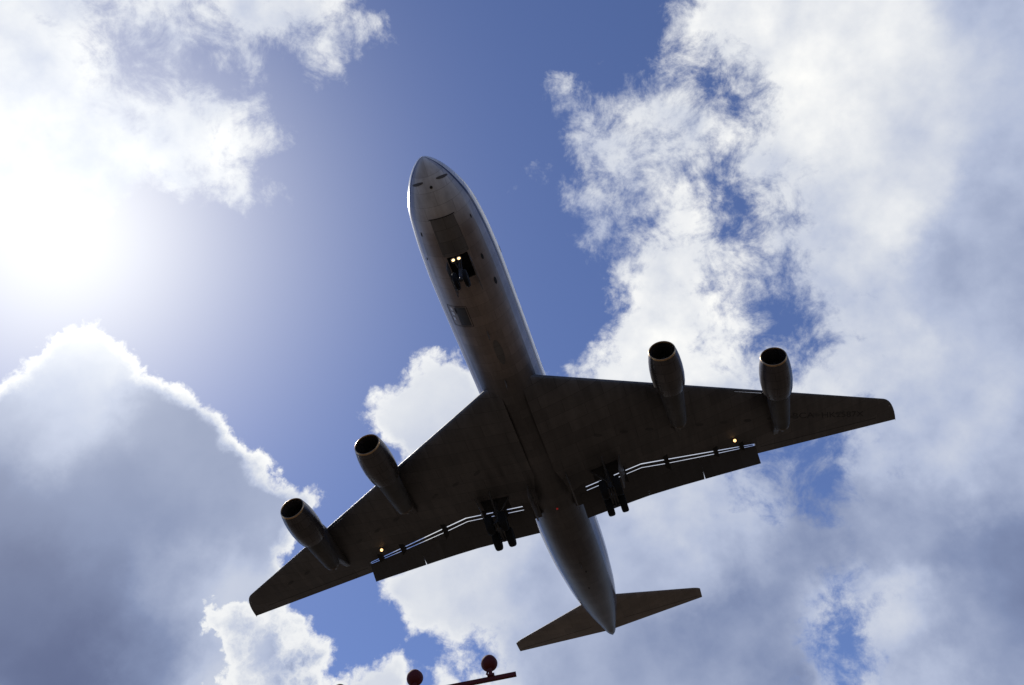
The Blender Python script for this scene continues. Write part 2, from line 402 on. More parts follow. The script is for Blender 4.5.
M['tyre'] = mat('tyre_rubber', (0.014, 0.014, 0.014), 0.9, 0.0, 0.2)
M['rim'] = mat('wheel_metal', (0.35, 0.35, 0.36), 0.35, 0.9)
M['strut'] = mat('gear_metal', (0.07, 0.07, 0.072), 0.55, 0.2, 0.5, lambda N, b: N.put(b.inputs['Roughness'], N.mapr(N.noise(coords(N), 4.0, 4), 0.3, 0.7, 0.3, 0.6)))
M['door'] = mat('gear_door_paint', (0.16, 0.155, 0.15), 0.4, 0.1, 0.5, lambda N, b: weather(N, b, (0.15, 0.142, 0.137), 0.4, (1.1, 0.6), 0.6))
M['glass'] = mat('window_glass', (0.02, 0.022, 0.03), 0.08)
M['letter'] = mat('registration_paint', (0.025, 0.024, 0.023), 0.6)
M['lamp'] = mat('landing_lamp_glow', (1, 0.85, 0.6), 0.3, emit=((1.0, 0.66, 0.3), 3.0))
M['amber'] = mat('wing_lamp_glow', (1, 0.7, 0.4), 0.3, emit=((1.0, 0.55, 0.22), 3.0))
M['beacon'] = mat('beacon_glow', (0.5, 0.03, 0.03), 0.3, emit=((1.0, 0.05, 0.04), 0.12))
M['red'] = mat('red_paint', (0.15, 0.022, 0.02), 0.7, 0.0, 0.25, lambda N, b: N.put(b.inputs['Base Color'], N.mix(N.noise(coords(N), 7.0, 6, 0.65), (0.075, 0.012, 0.011, 1), (0.15, 0.024, 0.02, 1))))
M['lens'] = mat('lamp_lens', (0.6, 0.62, 0.6), 0.1)
M['concrete'] = mat('concrete', (0.3, 0.29, 0.27), 0.9, 0.0, 0.3, lambda N, b: N.put(b.inputs['Base Color'], N.mix(N.noise(coords(N), 5.0, 8, 0.65), (0.22, 0.21, 0.2, 1), (0.36, 0.35, 0.33, 1))))


def grass_build(N, b):
    co = coords(N)
    n1 = N.noise(co, 0.02, 8.0, 0.6); n2 = N.noise(co, 1.7, 8.0, 0.7)
    c = N.mix(N.mapr(n1, 0.35, 0.65, 0, 1), (0.064, 0.05, 0.038, 1), (0.112, 0.085, 0.065, 1))
    c = N.mix(N.mapr(n2, 0.3, 0.75, 0, 0.7), c, (0.046, 0.039, 0.029, 1))
    N.put(b.inputs['Base Color'], c)
    bp = N.node('ShaderNodeBump'); bp.inputs['Strength'].default_value = 0.6; bp.inputs['Distance'].default_value = 0.1
    N.put(bp.inputs['Height'], N.noise(co, 6.0, 8.0, 0.7)); N.put(b.inputs['Normal'], bp.outputs[0])


M['grass'] = mat('mown_grass', (0.06, 0.07, 0.03), 0.95, 0.0, 0.2, grass_build)


# ------------------------------------------------------------------ mesh helpers
def mono(xs, ys, x):
    """monotone cubic interpolation through the stations"""
    xs, ys = np.asarray(xs, float), np.asarray(ys, float)
    if xs[0] > xs[-1]:
        xs, ys = xs[::-1], ys[::-1]
    h = np.diff(xs); d = np.diff(ys) / h
    m = np.zeros(len(xs)); m[0], m[-1] = d[0], d[-1]
    for i in range(1, len(xs) - 1):
        if d[i - 1] * d[i] > 0:
            w1, w2 = 2 * h[i] + h[i - 1], h[i] + 2 * h[i - 1]
            m[i] = (w1 + w2) / (w1 / d[i - 1] + w2 / d[i])
    x = np.clip(x, xs[0], xs[-1])
    i = np.clip(np.searchsorted(xs, x) - 1, 0, len(h) - 1)
    t = (x - xs[i]) / h[i]
    return ((2 * t ** 3 - 3 * t ** 2 + 1) * ys[i] + (t ** 3 - 2 * t ** 2 + t) * h[i] * m[i]
            + (-2 * t ** 3 + 3 * t ** 2) * ys[i + 1] + (t ** 3 - t ** 2) * h[i] * m[i + 1])


def link(name, bm, material, parent=None, smooth=True, sharp=35):
    bmesh.ops.recalc_face_normals(bm, faces=bm.faces[:])
    me = bpy.data.meshes.new(name)
    bm.to_mesh(me); bm.free()
    me.materials.append(material)
    if smooth:
        for p in me.polygons:
            p.use_smooth = True
        me.set_sharp_from_angle(angle=R(sharp))
    o = bpy.data.objects.new(name, me)
    COL.objects.link(o)
    if parent:
        o.parent = parent
    return o


def loft(bm, rings, caps=True, closed=True):
    vs = [[bm.verts.new(p) for p in r] for r in rings]
    n = len(vs[0])
    for a, b in zip(vs, vs[1:]):
        for i in range(n if closed else n - 1):
            j = (i + 1) % n
            bm.faces.new((a[i], a[j], b[j], b[i]))
    if caps:
        bm.faces.new(vs[0]); bm.faces.new(vs[-1])
    return vs


def box(bm, lo, hi, mtx=None, bevel=0.0):
    b2 = bmesh.new()
    vs = [b2.verts.new((x, y, z)) for x in (lo[0], hi[0]) for y in (lo[1], hi[1]) for z in (lo[2], hi[2])]
    for f in ((0, 1, 3, 2), (4, 6, 7, 5), (0, 4, 5, 1), (2, 3, 7, 6), (0, 2, 6, 4), (1, 5, 7, 3)):
        b2.faces.new([vs[i] for i in f])
    bmesh.ops.recalc_face_normals(b2, faces=b2.faces[:])
    if bevel:
        bmesh.ops.bevel(b2, geom=b2.edges[:], offset=bevel, segments=2, affect='EDGES', profile=0.5)
    merge(bm, b2, mtx)


def merge(bm, other, mtx=None):
    mp = {}
    for v in other.verts:
        mp[v] = bm.verts.new(mtx @ v.co if mtx else v.co)
    for f in other.faces:
        bm.faces.new([mp[v] for v in f.verts])
    other.free()


def tube(bm, a, b, r0, r1=None, seg=14):
    a, b = Vector(a), Vector(b)
    r1 = r0 if r1 is None else r1
    q = (b - a).to_track_quat('Z', 'Y')
    rings = []
    for p, r in ((a, r0), (b, r1)):
        rings.append([p + q @ Vector((r * math.cos(2 * math.pi * k / seg), r * math.sin(2 * math.pi * k / seg), 0)) for k in range(seg)])
    loft(bm, rings)


def lathe(bm, prof, origin, axis, seg=40, caps=True, squash=None):
    """profile (distance along axis, radius) turned about the axis"""
    o, ax = Vector(origin), Vector(axis).normalized()
    q = ax.to_track_quat('Z', 'Y')
    rings = []
    for t, r in prof:
        rings.append([o + ax * t + q @ Vector((r * math.cos(2 * math.pi * k / seg), r * math.sin(2 * math.pi * k / seg), 0)) for k in range(seg)])
    loft(bm, rings, caps)


def prism(bm, poly, ax, half):
    """side outline (y, z) given thickness along x around x = ax"""
    a = [bm.verts.new((ax - half, y, z)) for y, z in poly]
    b = [bm.verts.new((ax + half, y, z)) for y, z in poly]
    n = len(poly)
    for i in range(n):
        bm.faces.new((a[i], a[(i + 1) % n], b[(i + 1) % n], b[i]))
    bm.faces.new(a); bm.faces.new(b[::-1])


def cut(o, cutter_bm, material):
    """subtract a solid from an object, leaving the cut faces in the given material"""
    c = link('cutter', cutter_bm, material, o.parent, smooth=False)
    md = o.modifiers.new('opening', 'BOOLEAN')
    md.operation = 'DIFFERENCE'; md.solver = 'EXACT'; md.object = c
    if hasattr(md, 'material_mode'):
        md.material_mode = 'TRANSFER'
    dg = bpy.context.evaluated_depsgraph_get()
    me = bpy.data.meshes.new_from_object(o.evaluated_get(dg))
    o.modifiers.clear()
    o.data = me
    cm = c.data
    bpy.data.objects.remove(c); bpy.data.meshes.remove(cm)


def tag(o, label=None, cat=None, group=None, kind=None):
    for k, v in (('label', label), ('category', cat), ('group', group), ('kind', kind)):
        if v:
            o[k] = v
    return o


# ------------------------------------------------------------------ ground
bm = bmesh.new()
vs = [bm.verts.new((30000 * math.cos(a * math.pi / 32), 30000 * math.sin(a * math.pi / 32), 0)) for a in range(64)]
bm.faces.new(vs)
tag(link('ground', bm, M['grass'], smooth=False), kind='structure')

# ------------------------------------------------------------------ the jet
PLANE_AT = Vector((3.8716, -20.0175, 38.0241))      # nose tip, 38 m up on short final
jet = bpy.data.objects.new('jet_airliner', None)
COL.objects.link(jet)
jet.location = PLANE_AT
jet.rotation_euler = (R(3.0), 0, 0)
tag(jet, 'four engined jet airliner flying low overhead with wheels and flaps lowered', 'airliner')

# fuselage: x starboard, y forward, z up, nose tip at y = 0
FST = [(0.0, .02, -.27, -.23), (-.05, .17, -.42, -.08), (-.14, .30, -.57, .05), (-.3, .49, -.74, .18), (-.7, .82, -1.05, .44), (-1.4, 1.19, -1.40, .82), (-2.3, 1.50, -1.66, 1.25),
       (-3.3, 1.66, -1.84, 1.75), (-4.8, 1.80, -1.98, 2.05), (-6.5, 1.87, -2.05, 2.15), (-8.0, 1.88, -2.06, 2.16), (-16, 1.88, -2.06, 2.16),
       (-26, 1.88, -2.06, 2.16), (-28.2, 1.87, -1.97, 2.16), (-30.5, 1.82, -1.72, 2.15), (-33, 1.68, -1.30, 2.12), (-35, 1.54, -.9, 2.08),
       (-37, 1.3, -.45, 1.98), (-39, .97, 0.0, 1.8), (-40.6, .62, .38, 1.55), (-41.8, .3, .66, 1.2), (-42.25, .04, .84, .92)]
FY = [s[0] for s in FST]


def fus(y):
    return tuple(float(mono(FY, [s[k] for s in FST], y)) for k in (1, 2, 3))


def fus_pt(y, phi, off=0.0):
    """point on the skin; phi = 0 at the keel, positive to starboard"""
    w, zb, zt = fus(y)
    zc = (zb + zt) / 2
    a = zc - zb if math.cos(phi) > 0 else zt - zc
    x, z = w * math.sin(phi), zc - a * math.cos(phi)
    n = Vector((math.sin(phi) / max(w, .05), 0, -math.cos(phi) / max(a, .05))).normalized()
    return Vector((x, y, z)) + n * off


ys = sorted(set([0, -.02, -.05, -.09, -.14, -.2, -.3] + list(np.round(np.linspace(-.4, -8, 40), 3)) + list(np.round(np.linspace(-8, -26, 19), 3))
                + list(np.round(np.linspace(-26, -41.7, 48), 3)) + [-41.9, -42.05, -42.17, -42.25]), reverse=True)
bm = bmesh.new()
NSEG = 72
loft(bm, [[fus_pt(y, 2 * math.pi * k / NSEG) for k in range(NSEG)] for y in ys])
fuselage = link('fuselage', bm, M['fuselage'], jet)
# open nose wheel bay
bm = bmesh.new()
box(bm, (-.5, -5.75, -2.6), (.5, -4.42, -1.35))
cut(fuselage, bm, M['dark'])


me = fuselage.data
at = me.attributes.new('girth', 'FLOAT', 'POINT')
for v in me.vertices:
    w_, zb_, zt_ = fus(v.co.y)
    at.data[v.index].value = (v.co.z - (zb_ + zt_) / 2) / max((zt_ - zb_) / 2, .02)


def oval(name, y, phi, ry, rp, material, parent, off=.008):
    bm = bmesh.new()
    rows = [[fus_pt(y + ry * t * math.cos(2 * math.pi * k / 24), phi + rp * t * math.sin(2 * math.pi * k / 24), off) for k in range(24)] for t in (.12, .4, .7, 1.0)]
    loft(bm, rows, caps=False)
    bm.faces.new([v for v in list(bm.verts)[:24]])
    return link(name, bm, material, parent, smooth=False)


def patch(name, y0, y1, p0, p1, material, parent, off=0.006, ny=14, nphi=10, taper=None):
    bm = bmesh.new()
    rows = []
    for i in range(ny + 1):
        y = y0 + (y1 - y0) * i / ny
        a, b = (p0, p1) if taper is None else (p0 + (taper[0] - p0) * i / ny, p1 + (taper[1] - p1) * i / ny)
        rows.append([fus_pt(y, a + (b - a) * k / nphi, off) for k in range(nphi + 1)])
    loft(bm, rows, caps=False, closed=False)
    return link(name, bm, material, parent)


def seam(name, pts, width, material, parent, off=0.008):
    """a narrow strip on the skin through (y, phi) points"""
    bm = bmesh.new()
    for (ya, pa), (yb, pb) in zip(pts, pts[1:]):
        a, b = fus_pt(ya, pa, off), fus_pt(yb, pb, off)
        d = (b - a).normalized()
        n = d.cross(Vector((math.sin((pa + pb) / 2), 0, -math.cos((pa + pb) / 2)))).normalized() * width / 2
        n2 = 8
        rows = []
        for i in range(n2 + 1):
            t = i / n2
            p = fus_pt(ya + (yb - ya) * t, pa + (pb - pa) * t, off)
            rows.append([p - n, p + n])
        loft(bm, rows, caps=False, closed=False)
    return link(name, bm, material, parent, smooth=False)


# dark doors ahead of the nose wheel, seams, intakes, vents
patch('belly_panel', -2.45, -4.38, -.34, .40, M['door'], fuselage, taper=(-.36, .36))
seam('door_seam', [(-2.42, -.38), (-2.42, .44)], .05, M['dark'], fuselage, off=.012)
for s in (1, -1):
    bm = bmesh.new()
    # chin intake: a slanted slot on either side of the nose
    rows = []
    for i in range(9):
        t = i / 8
        y = -.80 - .12 * t
        ph = s * (.36 + .66 * t)
        hw = .06 * (math.sin(math.pi * (t * .86 + .07)) ** .5)
        rows.append([fus_pt(y + hw * (1 - k / 2), ph, .012) for k in range(5)])
    loft(bm, rows, caps=False, closed=False)
    link('nose_intake', bm, M['intake'], fuselage)
bm = bmesh.new()
q = fus_pt(-1.05, 0.02)
lathe(bm, [(0, .07), (.03, .07), (.05, .05)], q - Vector((0, 0, .0)) + Vector((0, 0, .02)), (0, .25, -1), 16)
link('drain_mast', bm, M['dark'], fuselage)
for y, ph, l, wd in ((-3.05, -.82, .30, .10), (-5.1, -.62, .42, .16), (-3.2, .86, .30, .12), (-6.7, -.72, .55, .2), (-7.6, .62, .5, .14),
                     (-30.4, -.08, .3, .14), (-32.7, .07, .4, .12), (-14.2, .35, .35, .14), (-4.6, .95, .22, .1)):
    oval('vent', y, ph, l / 2.6, wd / 4.4, M['dark'], fuselage)
for y, ph, hgt in ((-12.6, .05, .36), (-9.2, 0.0, .3), (-29.2, 0.0, .34)):
    bm = bmesh.new()
    p = fus_pt(y, ph)
    prism(bm, [(p.y + .16, p.z + .03), (p.y - .2, p.z + .03), (p.y - .26, p.z - hgt), (p.y - .12, p.z - hgt)], p.x, .018)
    link('blade_antenna', bm, M['door'], fuselage, smooth=False)
# long dark outflow stain panel and the cargo door ahead of the wing
oval('outflow_panel', -10.6, -.10, .85, .11, M['door'], fuselage)
seam('cargo_door_seam', [(-7.3, .28), (-7.3, .85), (-8.6, .85), (-8.6, .28), (-7.3, .28)], .028, M['dark'], fuselage)
patch('cargo_door_panel', -7.36, -8.54, .32, .62, M['soot'], fuselage, off=.005)
for y0, ph in ((-7.42, .70), (-7.72, .70), (-8.05, .73)):
    patch('stencil_mark', y0, y0 - .2, ph, ph + .08, M['white'], fuselage, off=.009, ny=2, nphi=2)
bm = bmesh.new()
p = fus_pt(-23.3, 0)
lathe(bm, [(0, .06), (.04, .06), (.07, .045), (.09, .02), (.095, .004)], p + Vector((0.04, 0, .01)), (0, 0, -1), 16)
link('beacon', bm, M['beacon'], fuselage)
# windows along both sides and the cockpit glazing
wproto = None
for s in (1, -1):
    for k in range(16):
        y = -6.3 - k * 1.32
        if wproto is None:
            bm = bmesh.new()
            n = 16
            vs = []
            for i in range(n):
                a = 2 * math.pi * i / n
                ca, sa = math.cos(a), math.sin(a)
                ex = .17 * math.copysign(abs(ca) ** .6, ca); ez = .24 * math.copysign(abs(sa) ** .6, sa)
                vs.append((ex, ez))
            zc = .05; a_ = 2.11
            front = [bm.verts.new((1.88 * math.sqrt(1 - ((z + .42 - zc) / a_) ** 2) + .006, x, z + .42)) for x, z in vs]
            back = [bm.verts.new((v.co.x - .05, v.co.y, v.co.z)) for v in front]
            bm.faces.new(front); bm.faces.new(back[::-1])
            for i in range(n):
                bm.faces.new((front[i], front[(i + 1) % n], back[(i + 1) % n], back[i]))
            wproto = link('cabin_window', bm, M['glass'], fuselage, smooth=False)
            o = wproto
        else:
            o = wproto.copy(); COL.objects.link(o); o.parent = fuselage
        o.location = (0, y, 0)
        if s < 0:
            o.rotation_euler = (0, 0, math.pi); o.location = (0, y, 0)
for p0, p1, ya, yb in ((2.62, 3.12, -2.35, -2.95), (-3.12, -2.62, -2.35, -2.95), (2.05, 2.55, -2.55, -3.2), (-2.55, -2.05, -2.55, -3.2), (1.72, 2.0, -2.95, -3.5), (-2.0, -1.72, -2.95, -3.5)):
    patch('cockpit_window', ya, yb, p0, p1, M['glass'], fuselage, off=.01, ny=5, nphi=5)

# ------------------------------------------------------------------ wings
ZR, SL = -1.405, 0.1273


def chord_z(x):
    return ZR + (x - 1.9) * SL


def le_y(x):
    return -13.62 - (x - 1.9) * 0.6495 + (0.0 if x > 4.5 else 0.0)


def te_y(x):
    if x <= 12.55:
        return float(np.interp(x, [0, 5.5, 12.55], [-24.35, -24.75, -26.27]))
    return -26.27 - (x - 12.55) * 0.234


def cove_y(x):
    return float(np.interp(x, [0, 5.5, 9.85, 12.6], [-22.74, -22.74, -24.27, -25.22]))


def thick(x):
    return float(np.interp(x, [0, 6, 21.9], [.115, .108, .095]))


def prof(u):
    return 5 * (.2969 * math.sqrt(max(u, 0)) - .1260 * u - .3516 * u * u + .2843 * u ** 3 - .1036 * u ** 4)


def tip_shape(x):
    """rounded leading corner of the tip: extra setback of the leading edge"""
    if x < 21.1:
        return 0.0
    t = min((x - 21.1) / 0.84, 1.0)
    return 1.95 * (1 - math.sqrt(max(1 - t ** 2.6, 0)))


def low_z(x, y):
    x = abs(x)
    l, t = le_y(x) - tip_shape(x), te_y(x)
    c = l - t
    return chord_z(x) - .82 * thick(x) * (le_y(x) - te_y(x)) * prof(min(max((l - y) / c, 0), 1)) * 1.0


US = [0, .004, .012, .03, .06, .1, .16, .24, .33, .43, .54, .65, .75, .83, .9, .96, 1.0]
SLOT_AT, SLOT_W = 0.11, 0.055          # fixed slot behind the leading edge: distance aft and opening, metres


def section(s, x, ycut=None, piece=None):
    l, t = le_y(x) - tip_shape(x), te_y(x)
    c = l - t
    th_ = thick(x) * (le_y(x) - te_y(x)) * (1.0 if x < 21.2 else max(.3, 1 - (x - 21.2) * .9))
    end = 1.0 if ycut is None else (l - ycut) / c
    z0 = chord_z(x)
    T = lambda u: (s * x, l - u * c, z0 + 1.12 * th_ * prof(u))
    B = lambda u: (s * x, l - u * c, z0 - .82 * th_ * prof(u))
    if piece is None:
        ut = ub = [u * end for u in US]
        return [T(u) for u in ut][::-1] + [B(u) for u in ub[1:]]
    # the slot slants up and back through the wing
    lean = 1.05 * 1.94 * th_ * prof(.05) / c
    if piece == 'nose':
        a = (SLOT_AT - SLOT_W / 2) / c
        ks = [0, .04, .12, .25, .45, .7, 1.0]
        return [T(k * (a + lean)) for k in ks][::-1] + [B(k * a) for k in ks[1:]]
    b = (SLOT_AT + SLOT_W / 2) / c
    ks = [0, .03, .08, .15, .25, .38, .52, .66, .78, .88, .95, 1.0]
    return [T(b + lean + k * (end - b - lean)) for k in ks][::-1] + [B(b + k * (end - b)) for k in ks]


def build_wing(s):
    bm = bmesh.new()
    for xs, cutting, pieces in (((0.6, 1.9, 3.2, 4.4, 5.5, 6.4, 7.15), True, (None,)), ((7.15, 7.45, 7.75), True, ('nose', 'main')),
                                ((7.75, 8.5, 10, 11.85), True, (None,)), ((11.85, 12.2, 12.55), True, ('nose', 'main')),
                                ((12.55, 13.0, 13.5), False, ('nose', 'main')),
                                ((13.5, 15, 16.5, 18, 19.5, 20.5, 21.0, 21.2, 21.35, 21.5, 21.6, 21.7, 21.8, 21.86, 21.91, 21.94), False, (None,))):
        for pc in pieces:
            loft(bm, [section(s, x, cove_y(x) if cutting else None, pc) for x in xs])
    return link('wing', bm, M['wing'], jet, sharp=50)


def wing_strip(name, s, stations, front, back, material, parent, n=7):
    """a slim airfoil element; front(x), back(x) give (y, z) of its nose and tail, with a third value for thickness"""
    bm = bmesh.new()
    rings = []
    for x in stations:
        (fy, fz), (by_, bz), th_ = front(x), back(x), .0
        inset = .05 if name == 'flap' and x == stations[-1] and 8 < x < 12 else 0.0     # the joints open towards the trailing edge
        a, b = Vector((s * x, fy, fz)), Vector((s * x, by_, bz))
        c = (b - a).length
        d = (b - a).normalized()
        nrm = Vector((0, -d.z, d.y))
        if nrm.z < 0:
            nrm = -nrm
        th_ = material[1] * 1.0
        us = [0, .02, .06, .14, .3, .5, .7, .85, 1.0]
        up = [a + d * (u * c) + nrm * (th_ * prof(u)) for u in us]
        dn = [a + d * (u * c) - nrm * (th_ * .6 * prof(u)) for u in us[1:-1]]
        for lst in (up, dn):
            for p in lst:
                u = (p - a).dot(d) / c
                p.x -= s * inset * max(u, 0) ** 5
        rings.append(up[::-1] + dn)
    loft(bm, rings)
    return link(name, bm, material[0], parent, sharp=50)


def lip_z(x):
    return low_z(x, cove_y(x))


def lower_y(x):      # rear slot line on the chord plane
    return float(np.interp(x, [0, 5.45, 6.83, 9.85, 12.55], [-23.27, -23.29, -23.77, -24.69, -25.44]))


def flap_te(x):
    return float(np.interp(x, [1.5, 4.8, 5.45, 7.2, 9.0, 12.55], [-25.10, -25.32, -25.38, -25.65, -25.99, -26.67]))


DROP = 0.95


def text_on_wing(s, body, start, end, height, parent):
    cu = bpy.data.curves.new('registration', 'FONT')
    cu.body = body; cu.size = 1.0; cu.fill_mode = 'FRONT'
    to = bpy.data.objects.new('registration', cu)
    COL.objects.link(to)
    bpy.context.view_layer.update()
    me = bpy.data.meshes.new_from_object(to.evaluated_get(bpy.context.evaluated_depsgraph_get()))
    bpy.data.objects.remove(to)
    b = bmesh.new(); b.from_mesh(me); bpy.data.meshes.remove(me)
    xs = [v.co.x for v in b.verts]; x0, x1 = min(xs), max(xs)
    yy = [v.co.y for v in b.verts]; y0, y1 = min(yy), max(yy)
    A, B = Vector(start), Vector(end)
    d = B - A
    up = Vector((0, 1))
    for v in b.verts:
        p = A + d * ((v.co.x - x0) / (x1 - x0)) + up * ((v.co.y - y0) / (y1 - y0) * height)
        v.co = Vector((p.x, p.y, low_z(p.x, p.y) - .006))
    return link('registration', b, M['letter'], parent, smooth=False)


for s in (1, -1):
    wing = build_wing(s)
    G = 0.065          # slot opening along the chord plane
    van_st = [1.5, 3.5, 5.45, 7, 8.8, 10.6, 12.4]
    dzl = lambda x: chord_z(x) - lip_z(x)
    wing_strip('flap_vane', s, van_st,
               lambda x: (cove_y(x) + 1.21 * dzl(x) * .0 - G, lip_z(x) + .0),
               lambda x: (lower_y(x) - .02 + 1.21 * (dzl(x) + .10), lip_z(x) - .10), (M['flap'], .05), wing)
    for xa, xb in ((1.5, 5.449), (5.451, 8.948), (8.952, 12.52)):
        wing_strip('flap', s, list(np.linspace(xa, xb, 6)),
                   lambda x: (lower_y(x) + 1.21 * (dzl(x) + .10) - G, lip_z(x) - .10),
                   lambda x: (flap_te(x) + 1.21 * (DROP - .5), chord_z(x) - DROP), (M['flap'], .17), wing)
    for x in (3.35, 4.36, 7.0, 10.05, 11.68):
        bm = bmesh.new()
        z = lip_z(x); y = cove_y(x)
        wd = .40 if x == 3.35 else .13
        prism(bm, [(y + .55, z + .03), (y + .1, z - .12), (y - .35, z - .24), (y - .95, z - .36), (y - 1.0, z - .26), (y - .5, z + .02), (y - .1, z + .2)], s * x, wd)
        link('flap_bracket', bm, M['dark'], wing, smooth=False)
    # root fairing that closes the inner end of the slots
    bm = bmesh.new()
    L = lip_z(1.9)
    prism(bm, [(-22.4, L - .04), (-23.0, L - .14), (-23.75, L - .36), (-23.75, L - .12), (-22.4, L + .35)], s * 1.5, .45)
    link('root_fairing', bm, M['flap'], wing, smooth=False)
    # oval fuel tank access panels along the wing
    for k in range(11):
        x = 3.6 + 1.45 * k
        yc = le_y(x) + .42 * (te_y(x) - le_y(x))
        bm = bmesh.new()
        ring = [(s * (x + .24 * math.cos(a) ), yc + .13 * math.sin(a) - .24 * math.cos(a) * .5) for a in [2 * math.pi * i / 18 for i in range(18)]]
        bm.faces.new([bm.verts.new((px, py, low_z(px, py) - .009)) for px, py in ring])
        link('access_panel', bm, M['soot'], wing, smooth=False)
    # dark sheet on the uncut skin, painting in the shade of the main wheel well
    bm = bmesh.new()
    rows = []
    for x in np.linspace(2.6, 4.2, 8):
        rows.append([(s * x, y, low_z(x, y) - .012) for y in np.linspace(-21.5, -22.6, 6)])
    loft(bm, rows, caps=False, closed=False)
    link('wheel_well_shade', bm, M['dark'], wing, smooth=False)
    # aileron hinge line
    bm = bmesh.new()
    rows = []
    for x in np.linspace(12.9, 20.6, 20):
        y = te_y(x) + .62
        rows.append([(s * x, y + .02, low_z(x, y + .02) - .004), (s * x, y - .02, low_z(x, y - .02) - .004)])
    loft(bm, rows, caps=False, closed=False)
    link('aileron_seam', bm, M['dark'], wing, smooth=False)
    # lamp under the wing ahead of the flap
    x, y = 11.3, -24.02
    z = low_z(x, y)
    bm = bmesh.new()
    lathe(bm, [(-.05, .10), (.10, .13), (.2, .13), (.2, .10), (.12, .02)], (s * x, y - .1, z - .04), (0, .8, -.55), 18)
    lf = link('wing_lamp', bm, M['strut'], wing)
    bm = bmesh.new()
    ax = Vector((0, .8, -.55)).normalized()
    lathe(bm, [(0, .105), (.02, .09), (.03, .03)], Vector((s * x, y - .1, z - .04)) + ax * .17, ax, 18)
    link('lamp_lens', bm, M['amber'], lf)
    if s < 0:
        text_on_wing(s, 'BCA', (-15.15, -24.35), (-16.5, -25.05), .5, wing)
        text_on_wing(s, 'HK2587X', (-17.0, -25.35), (-19.75, -26.85), .5, wing)
    # navigation lamp fairing at the tip
    bm = bmesh.new()
    lathe(bm, [(0, .01), (.05, .05), (.2, .06), (.4, .02)], (s * 21.5, -26.75, chord_z(21.5)), (0, -1, 0), 12)
    link('tip_lamp', bm, M['lens'], wing)

# ------------------------------------------------------------------ engines
NPROF = [(0.0, .655), (.02, .69), (.08, .715), (.3, .765), (.7, .83), (1.2, .875), (1.8, .885), (2.4, .84), (2.75, .77), (2.78, .70)]
CORE = [(2.4, .66), (2.8, .645), (3.4, .62), (4.2, .57), (5.0, .51), (5.55, .46), (5.57, .43), (5.2, .40)]


def build_engine(x, y, z, first=None):
    ax = Vector((0, -1, .035)).normalized()
    o = Vector((x, y, z))
    bm = bmesh.new()
    lathe(bm, NPROF[2:] + [(2.70, .66), (2.2, .64), (1.5, .60), (.8, .585), (.25, .60), (.08, .63)], o, ax, 48, caps=False)
    bmesh.ops.remove_doubles(bm, verts=bm.verts[:], dist=1e-4)
    e = link('engine', bm, M['nacelle'], jet, sharp=40)
    bm = bmesh.new()
    lathe(bm, [(.10, .716), (.05, .712), (.02, .698), (.0, .672), (.0, .655), (.03, .635), (.10, .626), (.24, .606)], o, ax, 48, caps=False)
    link('inlet_lip', bm, M['lip'], e)
    bm = bmesh.new()
    lathe(bm, CORE, o, ax, 40)
    link('core_cowl', bm, M['soot'], e)
    bm = bmesh.new()
    lathe(bm, [(5.3, .41), (5.62, .44), (5.75, .41), (5.73, .38), (5.4, .36)], o, ax, 36, caps=False)
    lathe(bm, [(5.3, .2), (5.9, .16), (6.3, .03)], o, ax, 24)
    link('exhaust_nozzle', bm, M['hot'], e)
    bm = bmesh.new()
    lathe(bm, [(.55, .01), (.62, .08), (.8, .16), (.95, .2), (1.0, .585), (1.1, .585)], o, ax, 32)
    q = ax.to_track_quat('Z', 'Y')
    for k in range(22):
        a = 2 * math.pi * k / 22
        r = q @ Vector((math.cos(a), math.sin(a), 0)); t = q @ Vector((-math.sin(a), math.cos(a), 0))
        p = o + ax * .80
        v = [p + r * .18 - t * .02, p + r * .585 - t * .03, p + r * .585 + t * .03 + ax * .14, p + r * .18 + t * .02 + ax * .12]
        bm.faces.new([bm.verts.new(c) for c in v])
    link('fan', bm, M['dark'], e)
    # pylon from the cowl up to the wing
    s = 1 if x > 0 else -1
    X = abs(x)
    yl = le_y(X)
    bm = bmesh.new()
    zt = lambda yy: low_z(X, yy)
    poly = [(y - .9, z + .80), (y - 1.9, z + 1.12), (yl + .55, chord_z(X) - .10), (yl - .05, chord_z(X) + .06), (yl - .5, zt(yl - .5) + .25),
            (yl - 3.4, zt(yl - 3.4) + .06), (yl - 3.55, zt(yl - 3.4) - .10), (y - 5.6, z + .62), (y - 5.0, z + .40), (y - 3.0, z + .45), (y - 1.4, z + .62)]
    prism(bm, poly, x, .17)
    bmesh.ops.recalc_face_normals(bm, faces=bm.faces[:])
    bmesh.ops.bevel(bm, geom=[ed for ed in bm.edges if abs(ed.verts[0].co.x - ed.verts[1].co.x) < 1e-4], offset=.09, segments=3, affect='EDGES', profile=.5)
    link('pylon', bm, M['wing'], e)
    return e


for x, y, z in ((8.08, -13.43, -2.47), (13.91, -16.87, -1.84)):
    for s in (1, -1):
        build_engine(s * x, y, z)

# ------------------------------------------------------------------ tail
def tail_section(x, s):
    t = (x - .8) / (7.26 - .8)
    l = -37.15 + (-41.61 + 37.15) * t
    te = -41.35 + (-42.92 + 41.35) * t
    z = .78 + (2.19 - .78) * t
    c = l - te
    if x > 7.0:
        l -= (x - 7.0) * .5
    th_ = .095 * c * (1 if x < 7.15 else .5)
    us = [0, .01, .04, .1, .2, .34, .5, .7, .86, 1.0]
    top = [(s * x, l - u * (l - te), z + th_ * prof(u)) for u in us]
    bot = [(s * x, l - u * (l - te), z - th_ * prof(u)) for u in us[1:-1]]
    return top[::-1] + bot


